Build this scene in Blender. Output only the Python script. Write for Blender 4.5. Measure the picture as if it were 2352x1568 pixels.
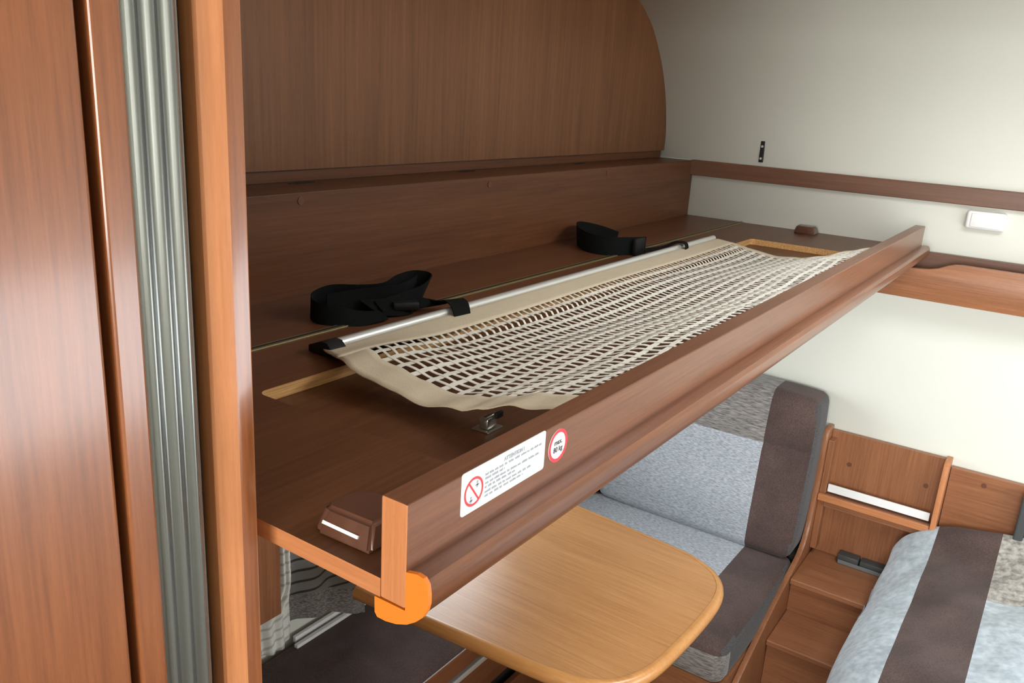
import bpy, bmesh, math, random
from mathutils import Vector, Matrix, noise
random.seed(7)
for o in list(bpy.data.objects): bpy.data.objects.remove(o)
SC = bpy.context.scene
COL = SC.collection
PI = math.pi

# ------------------------------------------------------------------ camera
cam_d = bpy.data.cameras.new('camera'); cam = bpy.data.objects.new('camera', cam_d); COL.objects.link(cam)
cam_d.sensor_width = 36.0; cam_d.lens = 29.41; cam_d.clip_start = 0.02
_R = ((0.56865789, -0.82052566, 0.05801592), (-0.20428776, -0.20919551, -0.95629689), (0.79680281, 0.53195383, -0.28658403))
cam.matrix_world = Matrix(((_R[0][0], -_R[1][0], -_R[2][0], -0.3841),
                           (_R[0][1], -_R[1][1], -_R[2][1], -0.3320),
                           (_R[0][2], -_R[1][2], -_R[2][2], 0.3348), (0, 0, 0, 1)))
SC.camera = cam

# ------------------------------------------------------------------ world, exposure
w = bpy.data.worlds.new('overcast_sky'); SC.world = w; w.use_nodes = True
w.node_tree.nodes['Background'].inputs[0].default_value = (0.86, 0.93, 1.0, 1)
w.node_tree.nodes['Background'].inputs[1].default_value = 1.9
SC.view_settings.view_transform = 'Standard'; SC.view_settings.look = 'None'
SC.view_settings.gamma = 1.0; SC.view_settings.use_curve_mapping = False
SC.view_settings.exposure = 0.0

# room constants (metres; z = 0 is the top of the bunk board)
FLOOR, CEIL = -1.40, 0.66
XF, XB, YL, YR = 2.07, -2.2, 1.0, -1.35
# window openings: (axis coordinate range, z range)
WIN_R = (0.10, 1.58, -0.56, -0.13)      # in wall_right, x range, z range
WIN_L = (0.95, 1.62, -0.55, -0.06)      # in wall_left, x range, z range
WIN_B = (-1.15, -0.02, -0.22, 0.58)      # in wall_back, y range, z range
FILL_HATCH = (0.70, 1.40, -0.85, -0.25)        # unseen roof hatch, added as a higher light source; x range, y range

def area(name, loc, rot, sx, sy, power, col):
    l = bpy.data.lights.new(name, 'AREA'); l.shape = 'RECTANGLE'; l.size = sx; l.size_y = sy
    l.energy = power; l.color = col
    o = bpy.data.objects.new(name, l); o.location = loc; o.rotation_euler = rot; COL.objects.link(o)
    return o
# daylight entering each opening (just outside the pane)
area('daylight_right', ((WIN_R[0]+WIN_R[1])/2, YR-0.06, (WIN_R[2]+WIN_R[3])/2), (PI/2, 0, 0), WIN_R[1]-WIN_R[0], WIN_R[3]-WIN_R[2], 17.5, (0.96, 0.98, 1.0))
area('daylight_left', ((WIN_L[0]+WIN_L[1])/2, YL+0.06, (WIN_L[2]+WIN_L[3])/2), (-PI/2, 0, 0), WIN_L[1]-WIN_L[0], WIN_L[3]-WIN_L[2], 7.0, (0.90, 0.96, 1.0))
area('daylight_back', (XB-0.06, (WIN_B[0]+WIN_B[1])/2, (WIN_B[2]+WIN_B[3])/2), (PI/2, 0, -PI/2), WIN_B[1]-WIN_B[0], WIN_B[3]-WIN_B[2], 70.0, (1.0, 0.97, 0.92))
area('hatch_fill', ((FILL_HATCH[0]+FILL_HATCH[1])/2, (FILL_HATCH[2]+FILL_HATCH[3])/2, CEIL+0.06), (0, 0, 0), 0.7, 0.6, 19.0, (0.95, 0.97, 1.0))  # added fill from overhead, lifts the upper front wall and bunk top

# ------------------------------------------------------------------ materials
MATS = {}
def base_mat(name):
    m = bpy.data.materials.new(name); m.use_nodes = True; MATS[name] = m
    nt = m.node_tree; return m, nt, nt.nodes, nt.links, nt.nodes['Principled BSDF']
def plain(name, col, rough=0.5, metal=0.0, spec=0.5, bump=0.0, bscale=200, var=0.0, vscale=20):
    m, nt, N, L, b = base_mat(name)
    b.inputs['Base Color'].default_value = (*col, 1); b.inputs['Roughness'].default_value = rough
    b.inputs['Metallic'].default_value = metal; b.inputs['Specular IOR Level'].default_value = spec
    tc = N.new('ShaderNodeTexCoord')
    if var:
        n = N.new('ShaderNodeTexNoise'); n.inputs['Scale'].default_value = vscale; n.inputs['Detail'].default_value = 6
        L.new(tc.outputs['Object'], n.inputs['Vector'])
        r = N.new('ShaderNodeMix'); r.data_type = 'RGBA'
        r.inputs[6].default_value = (*[c*(1-var) for c in col], 1); r.inputs[7].default_value = (*[min(1, c*(1+var)) for c in col], 1)
        L.new(n.outputs['Fac'], r.inputs[0]); L.new(r.outputs[2], b.inputs['Base Color'])
    if bump:
        n = N.new('ShaderNodeTexNoise'); n.inputs['Scale'].default_value = bscale; n.inputs['Detail'].default_value = 3
        L.new(tc.outputs['Object'], n.inputs['Vector'])
        bp = N.new('ShaderNodeBump'); bp.inputs['Strength'].default_value = bump; bp.inputs['Distance'].default_value = 0.002
        L.new(n.outputs['Fac'], bp.inputs['Height']); L.new(bp.outputs[0], b.inputs['Normal'])
    return m
def wood(name, dark, light, axis, rough=0.36, fine=260, broad=22, spec=0.5, bump=0.06):
    """veneer with the grain running along `axis` (0,1,2)"""
    m, nt, N, L, b = base_mat(name)
    tc = N.new('ShaderNodeTexCoord')
    def layer(across, along, detail, dist=0.0):
        mp = N.new('ShaderNodeMapping'); s = [across]*3; s[axis] = along
        mp.inputs['Scale'].default_value = s; L.new(tc.outputs['Object'], mp.inputs['Vector'])
        n = N.new('ShaderNodeTexNoise'); n.inputs['Scale'].default_value = 1; n.inputs['Detail'].default_value = detail
        n.inputs['Distortion'].default_value = dist; L.new(mp.outputs[0], n.inputs['Vector']); return n
    n1 = layer(broad, broad*0.06, 4, 0.4); n2 = layer(fine, fine*0.03, 3); n3 = layer(fine*3.2, fine*0.35, 2)
    a = N.new('ShaderNodeMath'); a.operation = 'MULTIPLY_ADD'; L.new(n2.outputs['Fac'], a.inputs[0]); a.inputs[1].default_value = 0.55
    a2 = N.new('ShaderNodeMath'); a2.operation = 'MULTIPLY_ADD'; L.new(n1.outputs['Fac'], a2.inputs[0]); a2.inputs[1].default_value = 0.45
    L.new(a2.outputs[0], a.inputs[2]); a3 = N.new('ShaderNodeMath'); a3.operation = 'MULTIPLY'; L.new(n3.outputs['Fac'], a3.inputs[0]); a3.inputs[1].default_value = 0.18
    L.new(a3.outputs[0], a2.inputs[2])
    cr = N.new('ShaderNodeValToRGB'); cr.color_ramp.elements[0].position = 0.42; cr.color_ramp.elements[1].position = 0.76
    cr.color_ramp.elements[0].color = (*dark, 1); cr.color_ramp.elements[1].color = (*light, 1)
    L.new(a.outputs[0], cr.inputs[0]); L.new(cr.outputs[0], b.inputs['Base Color'])
    b.inputs['Roughness'].default_value = rough; b.inputs['Specular IOR Level'].default_value = spec
    bp = N.new('ShaderNodeBump'); bp.inputs['Strength'].default_value = bump; bp.inputs['Distance'].default_value = 0.001
    L.new(n2.outputs['Fac'], bp.inputs['Height']); L.new(bp.outputs[0], b.inputs['Normal'])
    return m
def fabric(name, dark, light, scale=900, streak=(1, 1, 1), rough=0.95, blotch=0.0, bscale=14, sheen=0.3, bump=0.35):
    m, nt, N, L, b = base_mat(name)
    tc = N.new('ShaderNodeTexCoord'); mp = N.new('ShaderNodeMapping'); mp.inputs['Scale'].default_value = streak
    L.new(tc.outputs['Object'], mp.inputs['Vector'])
    n = N.new('ShaderNodeTexNoise'); n.inputs['Scale'].default_value = scale; n.inputs['Detail'].default_value = 3
    L.new(mp.outputs[0], n.inputs['Vector'])
    cr = N.new('ShaderNodeValToRGB'); cr.color_ramp.elements[0].position = 0.34; cr.color_ramp.elements[1].position = 0.66
    cr.color_ramp.elements[0].color = (*dark, 1); cr.color_ramp.elements[1].color = (*light, 1)
    L.new(n.outputs['Fac'], cr.inputs[0]); out = cr.outputs[0]
    if blotch:
        n2 = N.new('ShaderNodeTexNoise'); n2.inputs['Scale'].default_value = bscale; n2.inputs['Detail'].default_value = 5
        L.new(tc.outputs['Object'], n2.inputs['Vector'])
        mr = N.new('ShaderNodeMapRange'); mr.inputs[1].default_value = 0.3; mr.inputs[2].default_value = 0.7
        mr.inputs[3].default_value = 1-blotch; mr.inputs[4].default_value = 1+blotch; L.new(n2.outputs['Fac'], mr.inputs[0])
        mx = N.new('ShaderNodeVectorMath'); mx.operation = 'SCALE'; L.new(out, mx.inputs[0]); L.new(mr.outputs[0], mx.inputs['Scale']); out = mx.outputs[0]
    L.new(out, b.inputs['Base Color']); b.inputs['Roughness'].default_value = rough
    b.inputs['Sheen Weight'].default_value = sheen; b.inputs['Specular IOR Level'].default_value = 0.2
    bp = N.new('ShaderNodeBump'); bp.inputs['Strength'].default_value = bump; bp.inputs['Distance'].default_value = 0.001
    L.new(n.outputs['Fac'], bp.inputs['Height']); L.new(bp.outputs[0], b.inputs['Normal'])
    return m

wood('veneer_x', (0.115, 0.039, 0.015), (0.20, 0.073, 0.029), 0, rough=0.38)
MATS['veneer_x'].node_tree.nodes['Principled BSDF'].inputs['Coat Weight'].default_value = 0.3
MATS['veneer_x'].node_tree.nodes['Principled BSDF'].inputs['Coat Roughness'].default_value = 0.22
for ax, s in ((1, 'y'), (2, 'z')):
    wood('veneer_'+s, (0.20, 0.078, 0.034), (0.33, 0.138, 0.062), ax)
wood('door_veneer', (0.18, 0.056, 0.018), (0.28, 0.093, 0.031), 2, rough=0.30, fine=330, broad=60, bump=0.10, spec=0.5)
MATS['door_veneer'].node_tree.nodes['Principled BSDF'].inputs['Coat Weight'].default_value = 0.6
MATS['door_veneer'].node_tree.nodes['Principled BSDF'].inputs['Coat Roughness'].default_value = 0.15
wood('edge_x', (0.38, 0.140, 0.050), (0.53, 0.215, 0.085), 0, rough=0.45)
wood('edge_y', (0.38, 0.140, 0.050), (0.53, 0.215, 0.085), 1, rough=0.45)
wood('edge_z', (0.38, 0.140, 0.050), (0.53, 0.215, 0.085), 2, rough=0.42)
wood('ply_edge', (0.36, 0.17, 0.05), (0.72, 0.42, 0.16), 0, rough=0.7, fine=420, broad=260)
wood('panel_veneer', (0.125, 0.049, 0.019), (0.20, 0.083, 0.034), 2, rough=0.42, fine=150, broad=14, spec=0.35)
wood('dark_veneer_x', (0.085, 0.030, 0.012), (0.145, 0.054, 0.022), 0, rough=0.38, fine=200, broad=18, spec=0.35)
wood('dark_veneer_y', (0.10, 0.042, 0.022), (0.16, 0.070, 0.038), 1, rough=0.4, fine=200, broad=18)
wood('table_veneer', (0.36, 0.165, 0.060), (0.50, 0.255, 0.10), 1, rough=0.28, fine=200, broad=26, bump=0.03)
wood('table_edge', (0.42, 0.19, 0.06), (0.55, 0.27, 0.09), 1, rough=0.28, fine=160, broad=14, bump=0.02)
plain('wall_white', (0.685, 0.695, 0.62), 0.75, var=0.03, vscale=6, bump=0.05, bscale=300)
plain('ceiling_white', (0.78, 0.77, 0.72), 0.8)
plain('aluminium', (0.72, 0.73, 0.70), 0.30, 0.6)
plain('column_grey', (0.19, 0.20, 0.19), 0.27, 0.7)
plain('hinge_brass', (0.33, 0.27, 0.13), 0.45, 0.7, var=0.3, vscale=300)
plain('black_plastic', (0.007, 0.007, 0.007), 0.5, spec=0.3)
plain('gap_black', (0.012, 0.008, 0.006), 0.9)
plain('black_webbing', (0.004, 0.005, 0.0045), 0.9, spec=0.15, bump=0.5, bscale=900)
plain('brown_plastic', (0.105, 0.045, 0.028), 0.22)
plain('brown_plastic_dark', (0.045, 0.022, 0.015), 0.25)
plain('orange_cap', (0.72, 0.17, 0.008), 0.6, var=0.08, vscale=90)
plain('white_plastic', (0.80, 0.81, 0.80), 0.35)
plain('sticker_white', (0.72, 0.75, 0.74), 0.4)
plain('sticker_red', (0.72, 0.035, 0.05), 0.45)
plain('print_grey', (0.34, 0.37, 0.42), 0.5)
plain('print_black', (0.03, 0.03, 0.04), 0.5)
plain('net_hem', (0.56, 0.47, 0.34), 0.85, bump=0.3, bscale=500, var=0.06, vscale=60)
plain('net_web', (0.74, 0.71, 0.62), 0.8, bump=0.3, bscale=900)
plain('steel', (0.45, 0.44, 0.38), 0.28, 0.95)
plain('screw_brown', (0.13, 0.045, 0.02), 0.5)
plain('socket_grey', (0.05, 0.055, 0.055), 0.5)
plain('socket_front', (0.16, 0.17, 0.17), 0.5)
plain('floor_brown', (0.10, 0.055, 0.03), 0.5, var=0.2, vscale=5)
fabric('grey_fabric', (0.24, 0.265, 0.295), (0.46, 0.495, 0.535), 260, (1, 0.35, 1.6))
fabric('mottled_fabric', (0.10, 0.092, 0.088), (0.30, 0.28, 0.265), 200, (1, 0.22, 2.2))
fabric('brown_velour', (0.062, 0.040, 0.036), (0.092, 0.061, 0.055), 300, blotch=0.25, bscale=9, sheen=0.12)
fabric('gusset_fabric', (0.05, 0.048, 0.05), (0.10, 0.096, 0.10), 400, sheen=0.1)
fabric('fleece_grey', (0.29, 0.345, 0.385), (0.43, 0.49, 0.525), 60, (1, 1, 1), blotch=0.12, bscale=20, bump=0.8)
fabric('fleece_mottled', (0.17, 0.16, 0.14), (0.44, 0.42, 0.38), 70, (1, 1, 1), bump=0.8)

def swirl_mat():
    m, nt, N, L, b = base_mat('swirl_curtain')
    tc = N.new('ShaderNodeTexCoord'); mp = N.new('ShaderNodeMapping'); mp.inputs['Scale'].default_value = (1, 1, 1)
    mp.inputs['Rotation'].default_value = (0, 0.30, 0)
    L.new(tc.outputs['Object'], mp.inputs['Vector'])
    wv = N.new('ShaderNodeTexWave'); wv.bands_direction = 'Z'; wv.inputs['Scale'].default_value = 12.0; wv.inputs['Distortion'].default_value = 4.0
    wv.inputs['Detail'].default_value = 0.0; wv.inputs['Detail Scale'].default_value = 0.35
    L.new(mp.outputs[0], wv.inputs['Vector'])
    cr = N.new('ShaderNodeValToRGB'); cr.color_ramp.elements[0].position = 0.07; cr.color_ramp.elements[1].position = 0.16
    cr.color_ramp.elements[0].color = (0.035, 0.026, 0.022, 1); cr.color_ramp.elements[1].color = (0.19, 0.185, 0.175, 1)
    L.new(wv.outputs['Fac'], cr.inputs[0]); L.new(cr.outputs[0], b.inputs['Base Color']); b.inputs['Roughness'].default_value = 0.6
swirl_mat()
def stripe_mat():
    m, nt, N, L, b = base_mat('striped_curtain')
    tc = N.new('ShaderNodeTexCoord'); mp = N.new('ShaderNodeMapping'); mp.inputs['Rotation'].default_value = (0, 0.6, 0)
    L.new(tc.outputs['Object'], mp.inputs['Vector'])
    wv = N.new('ShaderNodeTexWave'); wv.bands_direction = 'Z'; wv.inputs['Scale'].default_value = 14; wv.inputs['Distortion'].default_value = 2.0
    wv.inputs['Detail'].default_value = 1
    L.new(mp.outputs[0], wv.inputs['Vector'])
    cr = N.new('ShaderNodeValToRGB'); cr.color_ramp.elements[0].position = 0.05; cr.color_ramp.elements[1].position = 0.22
    cr.color_ramp.elements[0].color = (0.48, 0.46, 0.42, 1); cr.color_ramp.elements[1].color = (0.70, 0.72, 0.68, 1)
    L.new(wv.outputs['Fac'], cr.inputs[0]); L.new(cr.outputs[0], b.inputs['Base Color']); b.inputs['Roughness'].default_value = 0.8
stripe_mat()
def glass_mat():
    m = bpy.data.materials.new('window_glass'); m.use_nodes = True; MATS['window_glass'] = m
    N, L = m.node_tree.nodes, m.node_tree.links
    N.remove(N['Principled BSDF']); t = N.new('ShaderNodeBsdfTransparent'); g = N.new('ShaderNodeBsdfGlossy'); g.inputs['Roughness'].default_value = 0.02
    mx = N.new('ShaderNodeMixShader'); mx.inputs[0].default_value = 0.05
    L.new(t.outputs[0], mx.inputs[1]); L.new(g.outputs[0], mx.inputs[2]); L.new(mx.outputs[0], N['Material Output'].inputs[0])
glass_mat()

# ------------------------------------------------------------------ object helpers
def wloc(p):
    v = Vector((0, 0, 0))
    while p is not None: v += p.location; p = p.parent
    return v
def obj(name, bm, mat, parent=None, smooth=None, label=None, origin=None):
    """link bmesh (world coordinates) as one mesh object; materials may be a list"""
    me = bpy.data.meshes.new(name)
    bmesh.ops.remove_doubles(bm, verts=bm.verts, dist=1e-6)
    bmesh.ops.recalc_face_normals(bm, faces=bm.faces)
    o = bpy.data.objects.new(name, me)
    if parent is not None:
        off = wloc(parent); o.parent = parent
        if origin is not None: o.location = Vector(origin)-off; off = Vector(origin)
    else:
        off = Vector(origin) if origin is not None else Vector((0, 0, 0)); o.location = off
    bmesh.ops.translate(bm, verts=bm.verts, vec=-off)
    if smooth is not None:
        for f in bm.faces: f.smooth = True
        for e in bm.edges:
            if len(e.link_faces) == 2 and e.calc_face_angle(0) > math.radians(smooth): e.smooth = False
    bm.to_mesh(me); bm.free()
    for mm in (mat if isinstance(mat, (list, tuple)) else [mat]): me.materials.append(MATS[mm])
    COL.objects.link(o)
    if label: o['label'] = label
    return o
def thing(name, label, cat, loc, group=None):
    o = bpy.data.objects.new(name, None); o.empty_display_size = 0.05; COL.objects.link(o); o.location = loc
    o['label'] = label; o['category'] = cat
    if group: o['group'] = group
    return o
def tag(o, label, cat, group=None):
    o['label'] = label; o['category'] = cat
    if group: o['group'] = group
    return o
def struct(name, bm, mat, parent=None, smooth=None):
    o = obj(name, bm, mat, parent, smooth)
    if parent is None: o['kind'] = 'structure'
    return o
def add_box(bm, a, b, bev=0.0, seg=2, mi=0):
    x0, x1 = sorted((a[0], b[0])); y0, y1 = sorted((a[1], b[1])); z0, z1 = sorted((a[2], b[2]))
    t = bmesh.new()
    vs = [t.verts.new(p) for p in ((x0,y0,z0),(x1,y0,z0),(x1,y1,z0),(x0,y1,z0),(x0,y0,z1),(x1,y0,z1),(x1,y1,z1),(x0,y1,z1))]
    for q in ((0,3,2,1),(4,5,6,7),(0,1,5,4),(1,2,6,5),(2,3,7,6),(3,0,4,7)): t.faces.new([vs[i] for i in q])
    if bev: bmesh.ops.bevel(t, geom=list(t.edges), offset=bev, segments=seg, affect='EDGES', profile=0.5)
    merge(bm, t, mi)
def merge(bm, t, mi=None):
    m = {v: bm.verts.new(v.co) for v in t.verts}
    for f in t.faces:
        try: nf = bm.faces.new([m[v] for v in f.verts]); nf.smooth = f.smooth; nf.material_index = f.material_index if mi is None else mi
        except ValueError: pass
    t.free()
def box(a, b, bev=0.0, seg=2):
    bm = bmesh.new(); add_box(bm, a, b, bev, seg); return bm
def add_prism(bm, pts, axis, lo, hi, bev=0.0, mi=0):
    """extrude a 2-D outline along axis; pts are the two other coordinates in order"""
    def P(p, t):
        l = list(p); l.insert(axis, t); return l
    t = bmesh.new()
    A = [t.verts.new(P(p, lo)) for p in pts]; B = [t.verts.new(P(p, hi)) for p in pts]
    n = len(pts)
    t.faces.new(A); t.faces.new(B[::-1])
    for i in range(n): t.faces.new((A[i], A[(i+1) % n], B[(i+1) % n], B[i]))
    bmesh.ops.recalc_face_normals(t, faces=t.faces)
    if bev:
        es = [e for e in t.edges if abs(e.verts[0].co[axis]-e.verts[1].co[axis]) < 1e-7]
        bmesh.ops.bevel(t, geom=es, offset=bev, segments=2, affect='EDGES', profile=0.5)
    merge(bm, t, mi)
def prism(pts, axis, lo, hi, bev=0.0):
    bm = bmesh.new(); add_prism(bm, pts, axis, lo, hi, bev); return bm
def add_cyl(bm, c, axis, r, h, seg=24, mi=0, r2=None):
    t = bmesh.new(); r2 = r if r2 is None else r2
    bmesh.ops.create_cone(t, cap_ends=True, segments=seg, radius1=r, radius2=r2, depth=h)
    if axis == 0: bmesh.ops.rotate(t, verts=t.verts, matrix=Matrix.Rotation(PI/2, 3, 'Y'))
    if axis == 1: bmesh.ops.rotate(t, verts=t.verts, matrix=Matrix.Rotation(PI/2, 3, 'X'))
    bmesh.ops.translate(t, verts=t.verts, vec=c); merge(bm, t, mi)
def catmull(P, n=8):
    out = []
    P = [Vector(p) for p in P]
    for i in range(len(P)-1):
        p0 = P[max(i-1, 0)]; p1 = P[i]; p2 = P[i+1]; p3 = P[min(i+2, len(P)-1)]
        for k in range(n):
            t = k/n
            out.append(0.5*((2*p1)+(-p0+p2)*t+(2*p0-5*p1+4*p2-p3)*t*t+(-p0+3*p1-3*p2+p3)*t**3))
    out.append(P[-1]); return out
def interp(tab, x):
    if x <= tab[0][0]: return tab[0][1]
    for (a, va), (b, vb) in zip(tab, tab[1:]):
        if x <= b:
            t = (x-a)/(b-a); t = t*t*(3-2*t); return va+(vb-va)*t
    return tab[-1][1]
def grid(bm, f, nu, nv, mi=lambda u, v: 0, thick=None):
    V = [[bm.verts.new(f(i/nu, j/nv)) for j in range(nv+1)] for i in range(nu+1)]
    for i in range(nu):
        for j in range(nv):
            fc = bm.faces.new((V[i][j], V[i+1][j], V[i+1][j+1], V[i][j+1])); fc.material_index = mi((i+.5)/nu, (j+.5)/nv)
    return V
def solid(o, t, off=-1):
    m = o.modifiers.new('thickness', 'SOLIDIFY'); m.thickness = t; m.offset = off; return o
def disc(bm, c, axis, r, t, seg=20): add_cyl(bm, c, axis, r, t, seg)

def wall_hole(axis, at, thick, lo, hi, z0, z1, h):
    """wall perpendicular to axis with an opening h=(lo,hi,z0,z1)"""
    bm = bmesh.new()
    def bb(a0, a1, c0, c1):
        if axis == 1: add_box(bm, (a0, at, c0), (a1, at+thick, c1))
        else: add_box(bm, (at, a0, c0), (at+thick, a1, c1))
    bb(lo, h[0], z0, z1); bb(h[1], hi, z0, z1); bb(h[0], h[1], z0, h[2]); bb(h[0], h[1], h[3], z1)
    return bm

# ------------------------------------------------------------------ room shell
struct('floor', box((XB-.05, YR-.05, FLOOR-.03), (XF+.05, YL+.05, FLOOR)), 'floor_brown')
# front wall: rolls over into the ceiling (profile measured along the curved corner)
prof = catmull([(XF, 0, FLOOR), (XF, 0, -.6), (XF, 0, -.1), (XF, 0, .14), (2.068, 0, .20), (2.058, 0, .265), (2.035, 0, .34), (1.99, 0, .425), (1.925, 0, .505), (1.87, 0, .55), (1.80, 0, .588), (1.70, 0, .625), (1.58, 0, .648), (1.45, 0, CEIL)], 6)
bm = bmesh.new()
grid(bm, lambda u, v: (prof[round(u*(len(prof)-1))][0], YR-.04+(YL-YR+.08)*v, prof[round(u*(len(prof)-1))][2]), len(prof)-1, 2)
o = struct('wall_front', bm, 'wall_white', smooth=60); solid(o, 0.03, 1)
for p in o.modifiers: pass
bm = bmesh.new()
add_box(bm, (XB-.05, YR-.05, CEIL), (FILL_HATCH[0], YL+.05, CEIL+.04)); add_box(bm, (FILL_HATCH[1], YR-.05, CEIL), (1.46, YL+.05, CEIL+.04))
add_box(bm, (FILL_HATCH[0], YR-.05, CEIL), (FILL_HATCH[1], FILL_HATCH[2], CEIL+.04)); add_box(bm, (FILL_HATCH[0], FILL_HATCH[3], CEIL), (FILL_HATCH[1], YL+.05, CEIL+.04))
struct('ceiling', bm, 'ceiling_white')
struct('wall_left', wall_hole(1, YL, .03, XB-.04, XF+.02, FLOOR, CEIL, WIN_L), 'wall_white')
struct('wall_right', wall_hole(1, YR-.03, .03, XB-.04, XF+.02, FLOOR, CEIL, WIN_R), 'wall_white')
struct('wall_back', wall_hole(0, XB-.03, .03, YR, YL, FLOOR, CEIL, WIN_B), 'wall_white')
def window(n, axis, at, h, inward):
    fr = bmesh.new(); s = 0.035
    lo, hi, z0, z1 = h
    def bb(bm, a0, a1, c0, c1, d0, d1, bev=.004):
        if axis == 1: add_box(bm, (a0, at+d0, c0), (a1, at+d1, c1), bev)
        elif axis == 0: add_box(bm, (at+d0, a0, c0), (at+d1, a1, c1), bev)
        else: add_box(bm, (a0, c0, at+d0), (a1, c1, at+d1), bev)
    d0, d1 = sorted((0.0, inward*0.018))
    bb(fr, lo-s, lo, z0-s, z1+s, d0, d1); bb(fr, hi, hi+s, z0-s, z1+s, d0, d1)
    bb(fr, lo, hi, z0-s, z0, d0, d1); bb(fr, lo, hi, z1, z1+s, d0, d1)
    f = struct(n, fr, 'white_plastic')
    pb = bmesh.new(); e0, e1 = sorted((-inward*.012, -inward*.016)); bb(pb, lo, hi, z0, z1, e0, e1, 0)
    obj('window_pane', pb, 'window_glass', f)
window('window_1', 1, YL, WIN_L, -1)
window('window_2', 1, YR, WIN_R, 1)
window('window_3', 0, XB, WIN_B, 1)
window('added_hatch', 2, CEIL, FILL_HATCH, -1)  # frame of the added, unseen hatch
# dark rail across the front wall
o = struct('trim_1', box((XF-.018, -1.34, .122), (XF, .684, .167), .002), 'dark_veneer_y')

# ------------------------------------------------------------------ wall-side wood panel and rear ledge
t = thing('wall_panel', 'tall brown wooden panel with curved far edge above the ledge', 'panel', (1.0, .79, .186))
zs = [.186, .25, .34, .425, .505, .55, .588, .625, .648]; xs = [2.062, 2.062, 2.035, 1.99, 1.925, 1.87, 1.80, 1.70, 1.58]
cv = catmull(list(zip(xs, [0]*9, zs)), 4)
obj('panel_board', prism([(-.02, .186)]+[(c[0], c[2]) for c in cv]+[(-.02, .648)], 1, .781, .80), 'panel_veneer', t)
t = thing('rear_ledge', 'long brown wooden box ledge running behind the bunk', 'shelf', (1.0, .75, 0))
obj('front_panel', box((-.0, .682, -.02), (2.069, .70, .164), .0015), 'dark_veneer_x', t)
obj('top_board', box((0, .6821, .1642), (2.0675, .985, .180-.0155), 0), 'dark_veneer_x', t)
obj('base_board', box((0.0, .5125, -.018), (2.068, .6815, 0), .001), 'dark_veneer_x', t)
for x, z in ((.516, .151), (1.017, .149), (1.521, .150)):
    bm = bmesh.new(); disc(bm, (x, .6815, z), 1, .0062, .0016); disc(bm, (x, .6812, z), 1, .003, .002, 12)
    obj('screw_cap', bm, 'screw_brown', t, 40)
for x in (.599, 1.056, 1.532):
    bm = bmesh.new(); add_prism(bm, [(x+.03*math.cos(a), .772+.007*math.sin(a)) for a in [k*PI/10 for k in range(20)]], 2, .1642, .1652)
    obj('finger_slot', bm, 'gap_black', t)
obj('back_strip', box((0, .7905, .1650), (2.06, .7995, .1855)), 'dark_veneer_x', t)

# ------------------------------------------------------------------ fold-down bunk
bunk = thing('bunk_bed', 'fold-down wooden bunk board with raised front rail', 'bunk bed', (1.0, .25, 0))
# board with a rounded recess
HX0, HX1, HY0, HY1, RR = .18, 1.78, .055, .378, .012
def rrect(x0, x1, y0, y1, r, k=5):
    out = []
    for cx, cy, a0 in ((x1-r, y1-r, 0), (x0+r, y1-r, PI/2), (x0+r, y0+r, PI), (x1-r, y0+r, 1.5*PI)):
        for i in range(k+1): out.append((cx+r*math.cos(a0+i*PI/2/k), cy+r*math.sin(a0+i*PI/2/k)))
    return out
inn = rrect(HX0, HX1, HY0, HY1, RR); k = 6
outc = [(2.062, .498), (0, .498), (0, .024), (2.062, .024)]
bm = bmesh.new()
T, B = 0.0, -.0152
OT = [bm.verts.new((*c, T)) for c in outc]; OB = [bm.verts.new((*c, B)) for c in outc]
IT = [bm.verts.new((*c, T)) for c in inn]; IB = [bm.verts.new((*c, B)) for c in inn]
n = len(inn)
for i in range(n):
    j = (i+1) % n; c0, c1 = i//k, j//k
    for O_, I_ in ((OT, IT), (OB, IB)):
        vs = [O_[c0], I_[i], I_[j]] if c0 == c1 else [O_[c0], I_[i], I_[j], O_[c1]]
        bm.faces.new(vs)
    f = bm.faces.new((IT[i], IT[j], IB[j], IB[i])); f.material_index = 1
for i in range(4):
    j = (i+1) % 4; f = bm.faces.new((OT[i], OT[j], OB[j], OB[i])); f.material_index = 2
obj('mattress_board', bm, ['dark_veneer_x', 'ply_edge', 'edge_y'], bunk)
obj('base_panel', box((.10, .028, -.0225), (1.86, .46, -.0155)), 'dark_veneer_x', bunk)
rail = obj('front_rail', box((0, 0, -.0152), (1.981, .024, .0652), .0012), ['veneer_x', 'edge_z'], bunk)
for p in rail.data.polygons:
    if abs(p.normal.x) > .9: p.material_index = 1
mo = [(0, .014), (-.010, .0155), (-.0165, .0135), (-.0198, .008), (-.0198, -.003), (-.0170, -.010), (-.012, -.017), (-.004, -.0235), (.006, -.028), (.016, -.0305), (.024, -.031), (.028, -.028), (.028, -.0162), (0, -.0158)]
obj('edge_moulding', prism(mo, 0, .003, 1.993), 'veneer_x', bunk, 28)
cap = [(-.0002, .0148), (-.010, .0170), (-.016, .0162), (-.0195, .012), (-.0207, .004), (-.0207, -.003), (-.0192, -.0085), (-.016, -.0145), (-.010, -.0205), (-.002, -.0262), (.008, -.0302), (.018, -.0322), (.026, -.0322), (.0285, -.029), (.0288, -.0162), (-.0002, -.0158)]
obj('end_cap', prism(cap, 0, -.0006, .003, .0), 'orange_cap', bunk, label='bright orange end cap')
obj('hinge', box((0.02, .4985, -.012), (2.06, .512, .0014), .0004), 'hinge_brass', bunk)
obj('hinge_pin', box((0.02, .5035, .0014), (2.06, .5075, .0022), .0006), 'black_plastic', bunk)

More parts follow.
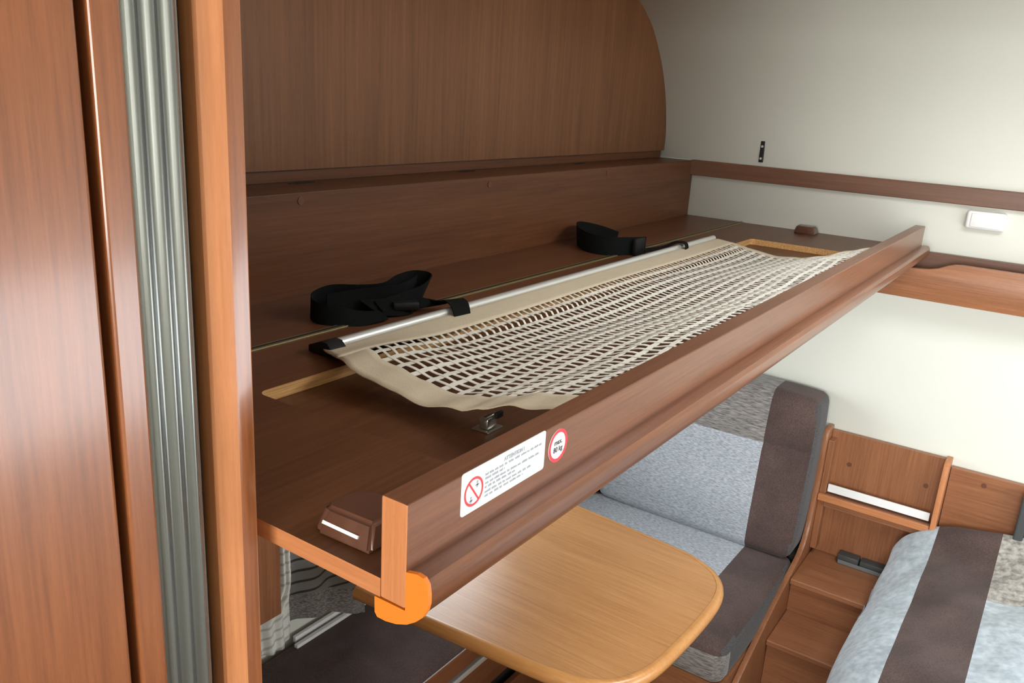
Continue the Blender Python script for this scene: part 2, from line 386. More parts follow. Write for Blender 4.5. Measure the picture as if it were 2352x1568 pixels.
# catches on the board (near and far), a copy of each other
def catch(loc, flip, label):
    t = thing('bunk_catch', label, 'catch', loc, 'brown catches on the bunk board')
    x, y, z = loc; s = -1 if flip else 1.04
    q = lambda a, b, c: (x+s*a, y+abs(s)*b, z+c)
    bm = bmesh.new()
    base = [(-.016, -.030), (.034, -.030), (.040, .018), (.030, .030), (-.010, .030), (-.018, .022)]
    top = [(-.006, -.024), (.030, -.024), (.034, .010), (.022, .024), (-.004, .026), (-.008, .018)]
    Bv = [bm.verts.new(q(a, b, 0.0005)) for a, b in base]; Tv = [bm.verts.new(q(a, b, .021)) for a, b in top]
    bm.faces.new(Bv); bm.faces.new(Tv)
    for i in range(6): bm.faces.new((Bv[i], Bv[(i+1) % 6], Tv[(i+1) % 6], Tv[i]))
    bmesh.ops.recalc_face_normals(bm, faces=bm.faces)
    bmesh.ops.bevel(bm, geom=list(bm.edges), offset=.003, segments=3, affect='EDGES')
    obj('housing', bm, 'brown_plastic', t, 50)
    bm = bmesh.new(); add_box(bm, (-.0008, -.018, -.0012), (.0008, .018, .0014))
    bmesh.ops.rotate(bm, verts=bm.verts, matrix=Matrix.Rotation(math.radians(26), 3, 'Y'))
    bmesh.ops.translate(bm, verts=bm.verts, vec=(-.0128, .002, .0095))
    for v in bm.verts: v.co = Vector(q(*v.co))
    obj('slot_cover', bm, 'white_plastic', t, label='pale slot strip')
    return t
catch((.031, .080, 0), False, 'brown plastic catch with white slot at the near end of the bunk')
catch((2.03, .305, 0), True, 'dark brown plastic catch at the far end of the bunk by the wall')

# steel latch
t = thing('metal_latch', 'small shiny steel latch lying behind the front rail', 'latch', (.298, .150, -.0155))
bm = bmesh.new(); add_box(bm, (.288, .140, -.0153), (.316, .162, -.0135), .0005)
obj('base_plate', bm, 'steel', t)
bm = bmesh.new(); add_box(bm, (.292, .144, -.0135), (.310, .156, -.001), .002); obj('body', bm, 'steel', t, 40)
bm = bmesh.new(); add_cyl(bm, (.300, .148, -.0005), 0, .0032, .022, 16); obj('barrel', bm, 'steel', t, 40)
bm = bmesh.new(); add_box(bm, (.306, .142, -.004), (.318, .146, .003), .001); obj('hook', bm, 'black_plastic', t)

# stickers on the rail -------------------------------------------------
def ring(bm, cx, cz, r0, r1, y, seg=40):
    A = []; 
    for k in range(seg):
        a = 2*PI*k/seg; A.append((bm.verts.new((cx+r0*math.cos(a), y, cz+r0*math.sin(a))), bm.verts.new((cx+r1*math.cos(a), y, cz+r1*math.sin(a)))))
    for k in range(seg):
        a, b = A[k], A[(k+1) % seg]; bm.faces.new((a[0], b[0], b[1], a[1]))
def text_mesh(name, s, size, x, z, y, mat, parent, align='LEFT', bold=0.0):
    c = bpy.data.curves.new(name, 'FONT'); c.body = s; c.size = size; c.align_x = align; c.offset = bold
    o = bpy.data.objects.new(name, c); COL.objects.link(o)
    me = bpy.data.meshes.new_from_object(o.evaluated_get(bpy.context.evaluated_depsgraph_get()))
    bpy.data.objects.remove(o)
    for v in me.vertices: v.co = Vector((x+v.co.x, y, z+v.co.y))-wloc(parent)
    me.materials.append(MATS[mat]); o = bpy.data.objects.new(name, me); COL.objects.link(o); o.parent = parent; return o
YS = -.0004
st = thing('warning_sticker', 'rectangular white warning sticker with red prohibition ring on the rail', 'sticker', (.115, 0, .049))
rr = rrect(.0585, .1720, .0315, .0665, .0028)
obj('label_sheet', prism(rr, 1, -.0004, .0002), 'sticker_white', st)
bm = bmesh.new(); ring(bm, .0735, .0478, .0098, .0118, YS-.0002)
d = .0016*.5; L_ = .0100
bm.verts.ensure_lookup_table()
dirv = Vector((.60, 0, -.80)); nv = Vector((.80, 0, .60)); c0 = Vector((.0735, YS-.0002, .0478))
bm.faces.new([bm.verts.new(c0+dirv*a*L_+nv*b*d) for a, b in ((-1, -1), (1, -1), (1, 1), (-1, 1))])
obj('prohibition_ring', bm, 'sticker_red', st)
bm = bmesh.new()   # two tiny faint pictograms, left as soft grey marks
for cx, cz, r in ((.0775, .0545, .0011), (.0703, .0435, .0011)):
    add_cyl(bm, (cx, YS-.0002, cz), 1, r, .0001, 12); add_box(bm, (cx-.001, YS-.00025, cz-.0045), (cx+.001, YS-.00015, cz-.0014))
    add_box(bm, (cx-.0024, YS-.00025, cz-.0028), (cx+.0024, YS-.00015, cz-.0020))
obj('pictogram', bm, 'print_grey', st)
text_mesh('heading', 'ATTENTION !', .0046, .126, .0592, YS-.0002, 'print_grey', st, 'CENTER', .00022)
bm = bmesh.new()
random.seed(3)
for z, x1 in ((.0560, .1670), (.0526, .112), (.0488, .1625), (.0453, .1290), (.0414, .1530), (.0380, .1390), ):
    x = .0875
    while x < x1:
        wl = min(random.uniform(.003, .009), x1-x)
        n_ = max(1, int(wl/.0011))
        for q_ in range(n_):
            hh = random.choice((.0014, .0014, .0019)); add_box(bm, (x+q_*.0011, YS-.00025, z-.0005), (x+q_*.0011+.0009, YS-.00015, z-.0005+hh))
        x += wl+.0011
obj('small_print', bm, 'print_grey', st)
st = thing('load_sticker', 'round red-ringed white load limit sticker on the rail', 'sticker', (.1935, 0, .0455))
bm = bmesh.new(); add_cyl(bm, (.1935, -.0001, .0455), 1, .0150, .0006, 48); obj('label_sheet', bm, 'sticker_white', st)
bm = bmesh.new(); ring(bm, .1935, .0455, .0120, .0152, YS-.0002); obj('red_ring', bm, 'sticker_red', st)
text_mesh('load_text', 'max.', .0068, .1935, .0468, YS-.0002, 'print_black', st, 'CENTER', .00012)
text_mesh('load_text', '80 kg', .0068, .1935, .0400, YS-.0002, 'print_black', st, 'CENTER', .00012)

# ------------------------------------------------------------------ safety net
net = thing('safety_net', 'cream grid webbing safety net with beige hem lying on the bunk', 'net', (.95, .25, .002))
ZN = [(.02, .034), (.06, .034), (.10, .026), (.15, .012), (.20, .003), (.26, -.004), (.33, .0), (.365, .005), (.42, .009)]
ZE = [(.02, .041), (.05, .040), (.093, .033), (.141, .018), (.169, .009), (.217, .001), (.261, .005), (.301, .012), (.351, .018), (.42, .008)]
def net_z(x, y):
    e = interp([(0, 0), (1, 1)], max(0, min(1, (x-.33)/.18)))
    z = interp(ZE, y)*(1-e)+interp(ZN, y)*e
    z += .0045*math.sin(x*9+y*14)*math.sin(min(1, max(0, (.40-y)/.2))*PI*.5)*min(1, (x-.25)*3)
    z += .0025*math.sin(x*31+y*9)*max(0, (.16-y)/.1)*e
    if y > .33: z = max(z, .0025+.0*y)
    return max(z, -.0125)
def xn(y): return .272 + .045*max(0, (y-.33)/.09)
def xf(y): return 1.63 + interp([(.02, .04), (.2, -.03), (.3, -.02), (.42, .0)], y)
def NP(s, y, dz=0.0):
    x = xn(y)+(xf(y)-xn(y))*s; return Vector((x, y, net_z(x, y)+dz))
Y0, Y1 = .026, .420
HW = .052/1.34                                   # near hem width as fraction
bm = bmesh.new()
grid(bm, lambda u, v: NP(HW*u, Y0+(Y1-Y0)*v)+Vector((0, 0, .0012+.0012*math.sin(v*34)*(1-u))), 5, 60)
grid(bm, lambda u, v: NP(1-.014*u, Y0+(Y1-Y0)*v, .0012), 3, 60)
grid(bm, lambda u, v: NP(u, Y1-(Y1-.366)*v, .0014), 160, 5)
o = obj('hem', bm, 'net_hem', net, 60); solid(o, .0012, 0)
bm = bmesh.new()
NX, NY = 80, 15
px = (1-HW-.014)/NX; py = (.372-Y0)/NY
for i in range(NX+1):
    s0 = HW+px*i
    grid(bm, lambda u, v: NP(s0+px*.29*(u-.5), Y0+(.370-Y0)*v, .0005*math.cos(v*NY*PI+i*PI)), 1, 60)
for j in range(NY+1):
    y0 = Y0+py*j
    grid(bm, lambda u, v: NP(HW-.004+(1-HW-.006)*v, y0+py*.31*(u-.5), -.0005*math.cos(v*NX*PI+j*PI)), 1, 320)
o = obj('webbing_grid', bm, 'net_web', net); solid(o, .0009, 0)
bm = bmesh.new()
bp_ = [(.417, .003), (.416, .011), (.4175, .0155), (.421, .0178), (.4255, .0178), (.429, .0155), (.431, .013), (.443, .011), (.446, .009), (.446, .002), (.428, .002)]
add_prism(bm, bp_, 0, .333, 1.625)
obj('tension_bar', bm, 'aluminium', net, 40, label='long silver aluminium bar')
bm = bmesh.new(); add_prism(bm, [(.406, .001), (.406, .010), (.415, .0185), (.425, .0195), (.434, .016), (.449, .010), (.449, .001)], 0, .318, .345, .002)
obj('bar_end_cap', bm, 'black_plastic', net, 40)

# ------------------------------------------------------------------ straps
def ribbon(bm, path, n=8, th=.0018):
    """path of (x,y,z, wx,wy,wz, width)"""
    P = catmull([p[:3] for p in path], n); W_ = catmull([p[3:6] for p in path], n); S = catmull([(p[6], 0, 0) for p in path], n)
    V = []
    for i, (p, w_, s) in enumerate(zip(P, W_, S)):
        w_ = w_.normalized(); tdir = (P[min(i+1, len(P)-1)]-P[max(i-1, 0)]).normalized(); nn = tdir.cross(w_).normalized()*th/2
        h = w_*s.x/2
        V.append([bm.verts.new(p+h+nn), bm.verts.new(p-h+nn), bm.verts.new(p-h-nn), bm.verts.new(p+h-nn)])
    for a, b in zip(V, V[1:]):
        for k in range(4): bm.faces.new((a[k], a[(k+1) % 4], b[(k+1) % 4], b[k]))
    bm.faces.new(V[0]); bm.faces.new(V[-1][::-1])
s1 = thing('safety_strap', 'crumpled black strap with long loop nearer the wardrobe', 'strap', (.55, .50, 0), 'black straps on the net bar')
bm = bmesh.new()
U = (0, 0, 1)
ribbon(bm, [(.505, .490, .006, .5, .8, .1, .034), (.460, .498, .007, .5, .6, .4, .034), (.432, .515, .011, .3, .3, .8, .034), (.418, .543, .015, .1, .2, 1, .034),
            (.440, .575, .018, 0, -.1, 1, .036), (.480, .580, .021, 0, -.2, 1, .040), (.520, .560, .020, 0, -.3, 1, .038), (.555, .545, .020, .1, -.2, 1, .038),
            (.590, .545, .025, .2, .1, 1, .040), (.618, .540, .028, .4, .1, .9, .044), (.625, .518, .028, .6, 0, .8, .046), (.602, .497, .025, .4, -.2, 1, .044), (.575, .488, .020, 0, -.2, 1, .040), (.545, .490, .015, 0, .5, .8, .036), (.510, .505, .012, .2, .8, .4, .034)])
ribbon(bm, [(.450, .555, .018, 0, 0, 1, .034), (.500, .540, .019, 0, .1, 1, .036), (.550, .515, .021, .1, 0, 1, .038), (.585, .512, .024, .2, .2, 1, .040), (.612, .525, .024, .3, .1, 1, .042)])
ribbon(bm, [(.500, .520, .014, -.2, .8, .4, .036), (.550, .500, .013, -.3, .8, .3, .036), (.600, .480, .013, -.4, .8, .2, .034), (.607, .462, .015, -.6, .7, 0, .034), (.602, .447, .020, -.8, .4, 0, .034), (.592, .430, .026, -.9, .3, 0, .034),
            (.583, .412, .023, -.95, .2, 0, .034), (.578, .402, .010, -1, .1, 0, .034)])
obj('webbing', bm, 'black_webbing', s1, 50)
bm = bmesh.new(); add_box(bm, (.535, .475, .008), (.575, .520, .021), .003)
bmesh.ops.rotate(bm, verts=bm.verts, cent=(.555, .50, .014), matrix=Matrix.Rotation(math.radians(-35), 3, 'Z'))
obj('buckle', bm, 'black_plastic', s1, 40)
s2 = thing('safety_strap', 'folded black strap farther along the bar near the front wall', 'strap', (1.33, .55, 0), 'black straps on the net bar')
bm = bmesh.new()
ribbon(bm, [(1.330, .468, .020, 0, 0, 1, .038), (1.285, .488, .020, 0, 0, 1, .040), (1.245, .515, .020, .1, .1, 1, .042), (1.245, .570, .021, .1, .1, 1, .044), (1.30, .628, .023, 0, .1, 1, .046),
            (1.36, .655, .025, 0, .1, 1, .042), (1.43, .640, .018, .2, .1, 1, .028), (1.47, .610, .008, .4, .1, .6, .018)])
ribbon(bm, [(1.33, .472, .008, .3, .8, .2, .016), (1.37, .462, .008, .3, .8, .2, .015), (1.405, .450, .012, .4, .6, 0, .016), (1.425, .434, .0215, .7, .4, 0, .024), (1.425, .412, .0215, .9, .2, 0, .026), (1.420, .405, .006, 1, .1, 0, .022)])
obj('webbing', bm, 'black_webbing', s2, 50)
bm = bmesh.new(); add_box(bm, (1.285, .468, .001), (1.33, .478, .038), .002); obj('buckle', bm, 'black_plastic', s2, 40)

# ------------------------------------------------------------------ wardrobe side (left foreground)
wr = thing('wardrobe', 'tall glossy reddish wood wardrobe in the left foreground', 'wardrobe', (-.5, .3, FLOOR))
obj('door', box((-.90, .1285, FLOOR+.04), (-.1275, .148, CEIL-.01), .0025, 3), 'door_veneer', wr)
obj('frame_stile', box((-.1205, .129, FLOOR), (-.1012, .150, CEIL), .0022, 3), 'door_veneer', wr)
bm = bmesh.new(); add_box(bm, (-.92, .152, FLOOR), (-.1012, .97, CEIL)); obj('carcass', bm, 'gap_black', wr)
bm = bmesh.new()
pts = []
for r in range(3):
    for k_ in range(9):
        t_ = k_/9; pts.append((-.1005+(r+t_)*.0123, .1335-.0042*(.5-.5*math.cos(2*PI*t_))))
pts.append((-.0636, .1335))
pts += [(-.0635, .150), (-.1005, .150)]
add_prism(bm, pts, 2, FLOOR, CEIL)
o = obj('ribbed_column', bm, 'column_grey', None, 50, origin=(-.08, .14, FLOOR)); tag(o, 'vertical grey ribbed aluminium column beside the wardrobe', 'column')
po = thing('partition_post', 'light wood upright post ending the partition beside the bunk', 'post', (-.035, .2, FLOOR))
pts = [(-.0200, .1312), (-.0215, .1300), (-.0300, .1300), (-.0335, .1306), (-.0390, .1325), (-.0440, .1350), (-.0475, .1375), (-.0488, .1400), (-.0490, .165), (-.0200, .165)]
pe = obj('post_edge', prism(pts, 2, FLOOR, CEIL), ['edge_z', 'door_veneer'], po, 20)
for p in pe.data.polygons:
    if p.normal.y < -.97: p.material_index = 1
obj('partition_board', box((-.048, .1655, FLOOR), (-.0200, .985, CEIL)), 'veneer_z', po)
bm = bmesh.new(); add_box(bm, (-.1008, .1505, FLOOR), (-.0512, .1650, CEIL)); obj('shadow_gap', bm, 'gap_black', po)

# ------------------------------------------------------------------ front wall fittings
t = thing('wall_bracket', 'small black bracket with two screws high on the white wall', 'bracket', (XF, .475, .208))
obj('plate', box((XF-.008, .470, .178), (XF, .482, .238), .0015), 'black_plastic', t)
for z in (.189, .223):
    bm = bmesh.new(); disc(bm, (XF-.0085, .476, z), 0, .0035, .002, 12); obj('screw', bm, 'aluminium', t, 40)
t = thing('wall_switch', 'white rounded plastic box under the dark wall rail', 'switch', (XF, -.124, .088))
obj('housing', box((XF-.022, -.170, .065), (XF, -.080, .111), .007, 4), 'white_plastic', t, 40)
obj('cover', box((XF-.0245, -.160, .071), (XF-.0215, -.092, .105), .0012, 2), 'white_plastic', t, 40)
sh = thing('wall_shelf', 'brown wooden trough shelf on the white wall beyond the bunk', 'shelf', (2.0, -.4, -.12))
obj('back_board', box((2.045, -1.3, -.122), (2.065, .12, -.008), .002), 'dark_veneer_y', sh)
lip = [(-1.3, -.122), (.12, -.122), (.12, -.043), (-.003, -.043), (-.030, -.041), (-.050, -.036), (-.068, -.027), (-.085, -.021), (-.105, -.019), (-1.3, -.022)]
obj('front_lip', prism(lip, 0, 1.968, 1.984, .001), 'veneer_y', sh, 30)
obj('bottom_board', box((1.984, -1.3, -.1215), (2.045, .12, -.106)), 'dark_veneer_y', sh)

# ------------------------------------------------------------------ cushions helper
def soft_box(a, b, r, nx=18, ny=18, nz=6, bulge=0.01, wob=0.0, fn=None, mi=None, seed=0):
    """rounded cushion: superellipsoid-like box; fn warps a point, mi(point, normal)->material index"""
    bm = bmesh.new(); c = (Vector(a)+Vector(b))/2; h = (Vector(b)-Vector(a))/2
    h = Vector([abs(t_) for t_ in h]); vm = {}
    def pt(p):
        key = tuple(round(t_, 5) for t_ in p)
        if key in vm: return vm[key]
        q = Vector([p[k_]*h[k_] for k_ in range(3)])
        inner = Vector([max(-(h[k_]-r), min(h[k_]-r, q[k_])) for k_ in range(3)])
        dlt = q-inner
        if dlt.length > 1e-9:
            m_ = max(abs(t_) for t_ in dlt)
            out = inner+dlt.normalized()*m_ if sum(abs(t_) > 1e-9 for t_ in dlt) > 1 else q
        else: out = q
        # bulge the broad faces
        for ax in range(3):
            o1, o2 = [k_ for k_ in range(3) if k_ != ax]
            if abs(p[ax]) > .999:
                out[ax] += math.copysign(bulge*(1-abs(p[o1])**4)*(1-abs(p[o2])**4), p[ax])
        out = out+c
        if wob: out += Vector((noise.noise(out*9+Vector((seed, 0, 0))), noise.noise(out*9+Vector((0, seed+5, 0))), noise.noise(out*8+Vector((0, 3, seed)))))*wob
        if fn: out = fn(out)
        v = bm.verts.new(out); vm[key] = v; return v
    N_ = (nx, ny, nz)
    for ax in range(3):
        o1, o2 = [k_ for k_ in range(3) if k_ != ax]
        for s in (-1, 1):
            for i in range(N_[o1]):
                for j in range(N_[o2]):
                    q = []
                    for di, dj in ((0, 0), (1, 0), (1, 1), (0, 1)):
                        p = [0, 0, 0]; p[ax] = s
                        def wv_(t_): return math.copysign(abs(t_)**.75, t_)
                        p[o1] = wv_(-1+2*(i+di)/N_[o1]); p[o2] = wv_(-1+2*(j+dj)/N_[o2]); q.append(pt(p))
                    try: bm.faces.new(q)
                    except ValueError: pass
    bmesh.ops.recalc_face_normals(bm, faces=bm.faces)
    if mi:
        bm.normal_update()
        for f in bm.faces: f.material_index = mi(f.calc_center_median(), f.normal)
    return bm
CM = ['grey_fabric', 'brown_velour', 'mottled_fabric', 'gusset_fabric']

def cushion_cut(bm, planes):
    """insert loop cuts so colour borders are straight"""
    for co, no in planes:
        bmesh.ops.bisect_plane(bm, geom=list(bm.verts)+list(bm.edges)+list(bm.faces), plane_co=co, plane_no=no)
    bm.normal_update()
def recolor(bm, mi):
    for f in bm.faces: f.material_index = mi(f.calc_center_median(), f.normal)

# far bench: seat cushion
bm = soft_box((1.365, .165, -1.045), (1.935, .97, -.930), .030, 20, 26, 8, .006)
cushion_cut(bm, [((0, .30, 0), (0, 1, 0)), ((1.378, 0, 0), (1, 0, 0)), ((0, 0, -.955), (0, 0, 1)), ((0, .178, 0), (0, 1, 0))])
recolor(bm, lambda c, nn: (2 if (c.z < -.955 and c.x < 1.40) else (3 if (c.y < .178 and nn.y < -.6) else (1 if c.y < .30 else 0))))
o = obj('seat_cushion', bm, CM, None, 60, origin=(1.6, .57, -1.045)); tag(o, 'grey seat cushion with brown velour border on the far bench', 'cushion')
# far bench: back cushion, leaning
def lean(p):
    zt = (p.z+.925)/.475; p.x = p.x - .062*(1-zt)
    p.x += .006*math.exp(-((p.z+.600)/.008)**2)   # seam groove
    return p
bm = soft_box((1.930, .170, -.923), (2.062, .800, -.450), .022, 10, 26, 30, .010, fn=lean)
cushion_cut(bm, [((0, .30, 0), (0, 1, 0)), ((0, 0, -.600), (0, 0, 1)), ((0, .182, 0), (0, 1, 0)), ((0, 0, -.594), (0, 0, 1)), ((0, 0, -.606), (0, 0, 1))])
recolor(bm, lambda c, nn: 3 if (nn.y < -.6 and c.y < .182) else (1 if c.y < .30 else (2 if c.z > -.600 else 0)))
o = obj('back_cushion', bm, CM, None, 60, origin=(1.99, .48, -.928)); tag(o, 'upright grey and brown back cushion against the white wall', 'cushion')
bm = soft_box((1.862, .806, -.93), (2.06, .985, -.47), .022, 10, 10, 24, .008)
o = obj('corner_cushion', bm, ['brown_velour'], None, 60, origin=(1.96, .89, -.93)); tag(o, 'brown corner cushion at the end of the far bench', 'cushion')
# piping on the back cushion edge
# bench base with curved end panel
be = thing('far_bench', 'wooden bench base with curved end panel under the grey cushions', 'bench', (1.7, .55, FLOOR))
sp = catmull([(2.066, 0, -.548), (2.030, 0, -.546), (2.012, 0, -.56), (2.004, 0, -.62), (1.996, 0, -.74), (1.975, 0, -.86), (1.93, 0, -.915), (1.84, 0, -.945), (1.70, 0, -.985), (1.56, 0, -1.035), (1.44, 0, -1.085), (1.375, 0, -1.14), (1.36, 0, -1.22)], 4)
obj('end_panel', prism([(c[0], c[2]) for c in sp]+[(1.36, FLOOR), (2.066, FLOOR)], 1, .146, .162, .003), 'veneer_z', be, 35)
obj('end_batten', box((2.012, .1275, -.93), (2.0495, .1455, -.58), .002), 'veneer_z', be)
obj('seat_box', box((1.385, .163, FLOOR), (2.066, .985, -1.047)), 'veneer_y', be)
obj('seat_board', box((1.940, .163, -1.046), (2.066, .985, -.932)), 'gap_black', be)

# near bench under the side window
bm = soft_box((.10, .672, -1.010), (1.36, .985, -.930), .020, 40, 14, 6, .004, wob=.002)
o = obj('seat_cushion', bm, ['brown_velour'], None, 60, origin=(.7, .83, -1.01)); tag(o, 'plain dark brown seat cushion below the near end of the bunk', 'cushion')
nb = thing('near_bench', 'wooden bench base with metal strip under the plain brown cushion', 'bench', (.7, .8, FLOOR))
obj('front_board', box((.0, .664, -.998), (1.362, .6715, -.945), .002), 'veneer_x', nb)
obj('seat_deck', box((.0, .676, -1.03), (1.362, .985, -1.0115), .002), 'veneer_x', nb)
obj('metal_strip', box((.0, .660, -1.021), (1.362, .6755, -1.006), .003), 'aluminium', nb, label='silver strip')
obj('front_panel', box((.0, .672, -1.12), (1.362, .688, -1.03)), 'veneer_x', nb)
obj('plinth', box((.0, .690, FLOOR), (1.362, .985, -1.03)), 'gap_black', nb)
obj('drawer_front', box((.0, .650, FLOOR+.04), (1.362, .668, -1.150), .003), 'veneer_x', nb)

# ------------------------------------------------------------------ table
tb = thing('dinette_table', 'light wood dinette table with rounded bullnose corners', 'table', (1.05, .55, FLOOR))
outl = catmull([(.732, .765, 0), (.742, .62, 0), (.760, .36, 0), (.768, .295, 0), (.784, .235, 0), (.825, .190, 0), (.89, .165, 0), (1.0, .155, 0), (1.13, .152, 0), (1.21, .160, 0), (1.265, .190, 0), (1.298, .245, 0), (1.312, .310, 0), (1.335, .55, 0), (1.352, .765, 0)], 5)
TZ = -.680
top = [(p.x, p.y) for p in outl]
bm = bmesh.new(); add_prism(bm, top, 2, TZ-.022, TZ); obj('table_top', bm, 'table_veneer', tb)
bm = bmesh.new()
# bullnose edge band swept round three sides
nrm = []
P2 = [Vector((p.x, p.y, 0)) for p in outl]
for i, p in enumerate(P2):
    tdir = (P2[min(i+1, len(P2)-1)]-P2[max(0, i-1)]).normalized(); nrm.append(Vector((tdir.y, -tdir.x, 0))*-1)
cen = Vector((1.05, .6, 0))
nrm = [n_ if n_.dot(p-cen) > 0 else -n_ for n_, p in zip(nrm, P2)]
sec = [(0.0005, .0006), (.006, .0016), (.012, -.001), (.0165, -.0065), (.018, -.014), (.0165, -.022), (.012, -.028), (.006, -.031), (.0005, -.031)]
V = [[bm.verts.new(Vector((p.x, p.y, TZ+dz))+n_*d_) for d_, dz in sec] for p, n_ in zip(P2, nrm)]
for a, b in zip(V, V[1:]):
    for k_ in range(len(sec)): bm.faces.new((a[k_], a[(k_+1) % len(sec)], b[(k_+1) % len(sec)], b[k_]))
bm.faces.new(V[0]); bm.faces.new(V[-1])
obj('edge_band', bm, 'table_edge', tb, 50)
obj('support_rail', box((.76, .70, TZ-.06), (1.33, .76, TZ-.023)), 'veneer_x', tb)
obj('leg', box((1.03, .40, FLOOR), (1.09, .46, TZ-.0225), .004), 'table_edge', tb)
obj('foot', box((.95, .30, FLOOR), (1.17, .56, FLOOR+.02), .006), 'table_edge', tb)

# ------------------------------------------------------------------ stepped shelf unit between benches
su = thing('step_shelf', 'wooden stepped shelf unit in the corner between the two benches', 'shelf unit', (1.95, 0, FLOOR))
obj('back_board', box((2.05, -.156, -.95), (2.066, .1455, -.560), .001), 'veneer_z', su)
obj('pocket_lip', box((1.996, -.156, -.765), (2.010, .1450, -.745), .002), 'edge_y', su)
obj('pocket_floor', box((2.010, -.156, -.785), (2.0495, .1270, -.770)), 'veneer_y', su)
obj('pocket_front', box((2.006, -.156, -.762), (2.016, .1270, -.742), .001), 'dark_veneer_y', su)
obj('divider', prism([(2.066, -.555), (2.02, -.555), (2.008, -.565), (1.998, -.62), (1.992, -.76), (2.066, -.76)], 1, -.172, -.157, .002), 'edge_z', su, 35)
obj('side_back_board', box((2.048, -.60, -.80), (2.066, -.1735, -.578), .001), 'veneer_y', su)
obj('upper_step', box((1.832, -.30, -.968), (2.066, .1450, -.9505), .003), 'veneer_y', su)
obj('upper_riser', box((1.852, -.30, -1.062), (1.866, .1450, -.9685)), 'veneer_y', su)
obj('lower_step', box((1.672, -.30, -1.080), (1.866, .1450, -1.0625), .003), 'veneer_y', su)
obj('lower_riser', box((1.692, -.30, FLOOR), (1.706, .1450, -1.0805)), 'veneer_y', su)
for y, z, x in ((.084, -.652, 2.0495), (-.122, -.652, 2.0495), (-.258, -.606, 2.0475)):
    bm = bmesh.new(); disc(bm, (x, y, z), 0, .0065, .0016); obj('screw_cap', bm, 'screw_brown', su, 40)
o = obj('light_strip', box((2.012, -.150, -.737), (2.018, .1240, -.7135), .001), 'white_plastic', None, origin=(2.015, 0, -.73)); tag(o, 'flat white strip lying across the shelf pocket', 'strip')
o = obj('strip_clip', box((2.03, .112, -.7125), (2.045, .124, -.700), .002), 'white_plastic', None, origin=(2.04, .118, -.71))
bpy.data.objects.remove(o)
sk = thing('socket_box', 'dark grey double socket box on the upper wooden step', 'socket', (2.03, 0, -.95))
obj('casing', box((2.014, .004, -.9495), (2.048, .064, -.922), .003), 'socket_grey', sk, 40)
obj('casing', box((2.016, -.075, -.9495), (2.049, .001, -.924), .003), 'socket_grey', sk, 40)
obj('front_plate', box((2.0105, -.070, -.9495), (2.0138, .060, -.938), .001), 'socket_front', sk)
o = obj('dark_panel', box((1.99, -.372, -.775), (2.046, -.350, -.585), .004), 'socket_grey', None, origin=(2.01, -.36, -.775)); tag(o, 'dark upright edge at the right border above the cushion', 'panel')

# ------------------------------------------------------------------ striped seat cushion, lower right
def warp(p):
    k = max(0, min(1, (p.x-1.75)/.25))
    p.z += .052*k*k - .20*(p.y+.10)*.9
    if p.z > -.9:
        p.z += -.040*max(0, (p.y+.175)/.09)**1.6 if p.y > -.175 else 0
    # rounded far corner
    p.x -= .45*max(0, (p.y+.16))*max(0, min(1, (p.x-1.7)/.3))
    p.z += .004*math.sin(p.x*23+p.y*9)*math.sin(p.y*37+p.x*5)
    return p
bm = soft_box((1.00, -.80, -.930), (2.040, -.080, -.810), .035, 60, 50, 8, .012, wob=.010, fn=warp, seed=2)
cushion_cut(bm, [((0, -.180, 0), (0, 1, 0)), ((0, -.328, 0), (0, 1, 0)), ((1.725, 0, 0), (1, 0, 0))])
recolor(bm, lambda c, nn: 0 if c.y > -.180 else (1 if c.y > -.328 else (2 if c.x > 1.725 else 0)))
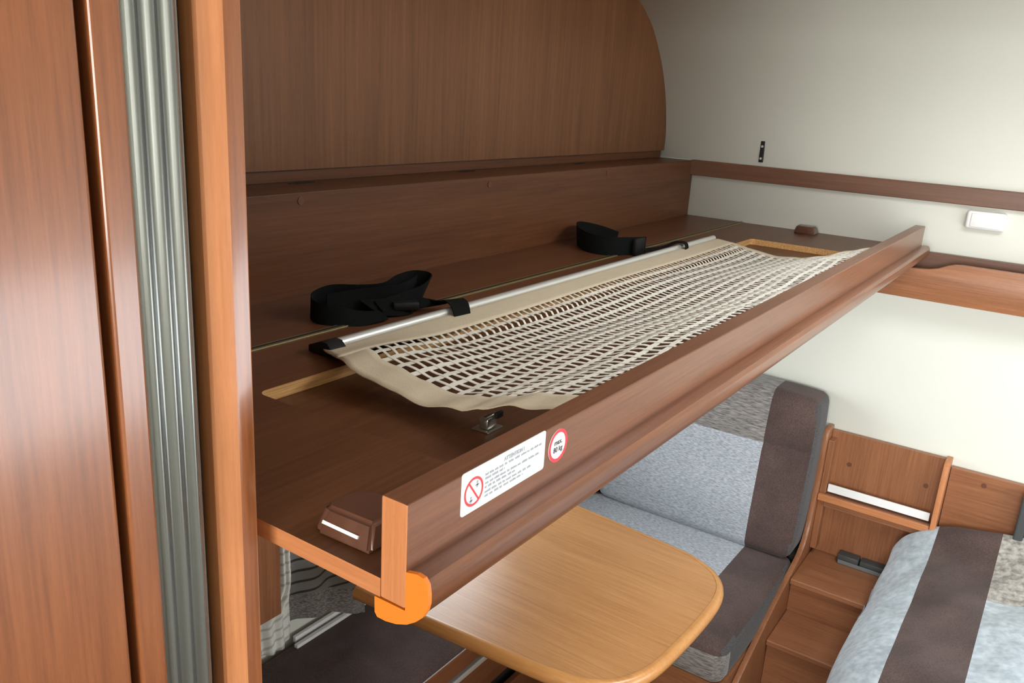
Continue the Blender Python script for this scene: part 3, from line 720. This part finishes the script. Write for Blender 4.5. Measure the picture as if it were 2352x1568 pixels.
o = obj('striped_cushion', bm, ['fleece_grey', 'brown_velour', 'fleece_mottled'], None, 60, origin=(1.5, -.4, -.965)); tag(o, 'loose grey cushion with brown stripe and mottled corner at lower right', 'cushion')
rb = thing('side_bench', 'wooden base under the loose striped cushion', 'bench', (1.5, -.7, FLOOR))
obj('seat_box', box((1.0, -1.34, FLOOR), (1.66, -.305, -.925)), 'veneer_y', rb)
obj('seat_box', box((1.66, -1.34, FLOOR), (2.066, -.305, -.925)), 'veneer_y', rb)

# ------------------------------------------------------------------ curtains at the side window
def cur_x(u, v): return .705+.285*u+.004*math.sin(v*20)
bm = bmesh.new()
def cf(u, v):   # v from top (0) to hem (1)
    zb = -.850-.020*u+.014*math.sin(u*PI)
    z = -.30+(zb+.30)*v
    return Vector((.705+.165*u, .962-.092*u+.008*math.sin(u*14)+.003*math.sin(v*9), z))
grid(bm, cf, 60, 60, mi=lambda u, v: 1 if v > .88 else 0)
o = obj('curtain', bm, ['swirl_curtain', 'mottled_fabric'], None, 60, origin=(.84, .955, -.6)); solid(o, .003, 0)
tag(o, 'dark grey swirl-patterned curtain hanging below the bunk', 'curtain')
bm = bmesh.new()
def cg(u, v):
    zb = -.868+.030*u**2
    z = -.30+(zb+.30)*v
    wd = interp([(0, .025), (.72, .028), (.88, .085), (1, .080)], v)
    x1 = .677+.015*v
    return Vector((x1-wd*(1-u), .935-.020*math.sin(u*PI)+.004*math.sin(u*22), z))
grid(bm, cg, 60, 60)
o = obj('curtain', bm, ['striped_curtain'], None, 60, origin=(.67, .93, -.6)); solid(o, .003, 0)
tag(o, 'pale striped curtain fold next to the light wood post', 'curtain')
o = obj('side_board', box((.10, .905, -.765), (.645, .922, -.02), .002), 'veneer_z', None, origin=(.4, .91, -.8)); tag(o, 'reddish wooden board between post and pale curtain fold', 'board')
t = thing('window_rail', 'white double metal rail on the brown seat below the curtain', 'rail', (.82, .97, -.945))
obj('rail_bar', box((.742, .975, -.9295), (1.10, .985, -.9130), .002), 'white_plastic', t)
obj('rail_bar', box((.730, .955, -.9295), (1.10, .967, -.9200), .002), 'white_plastic', t)
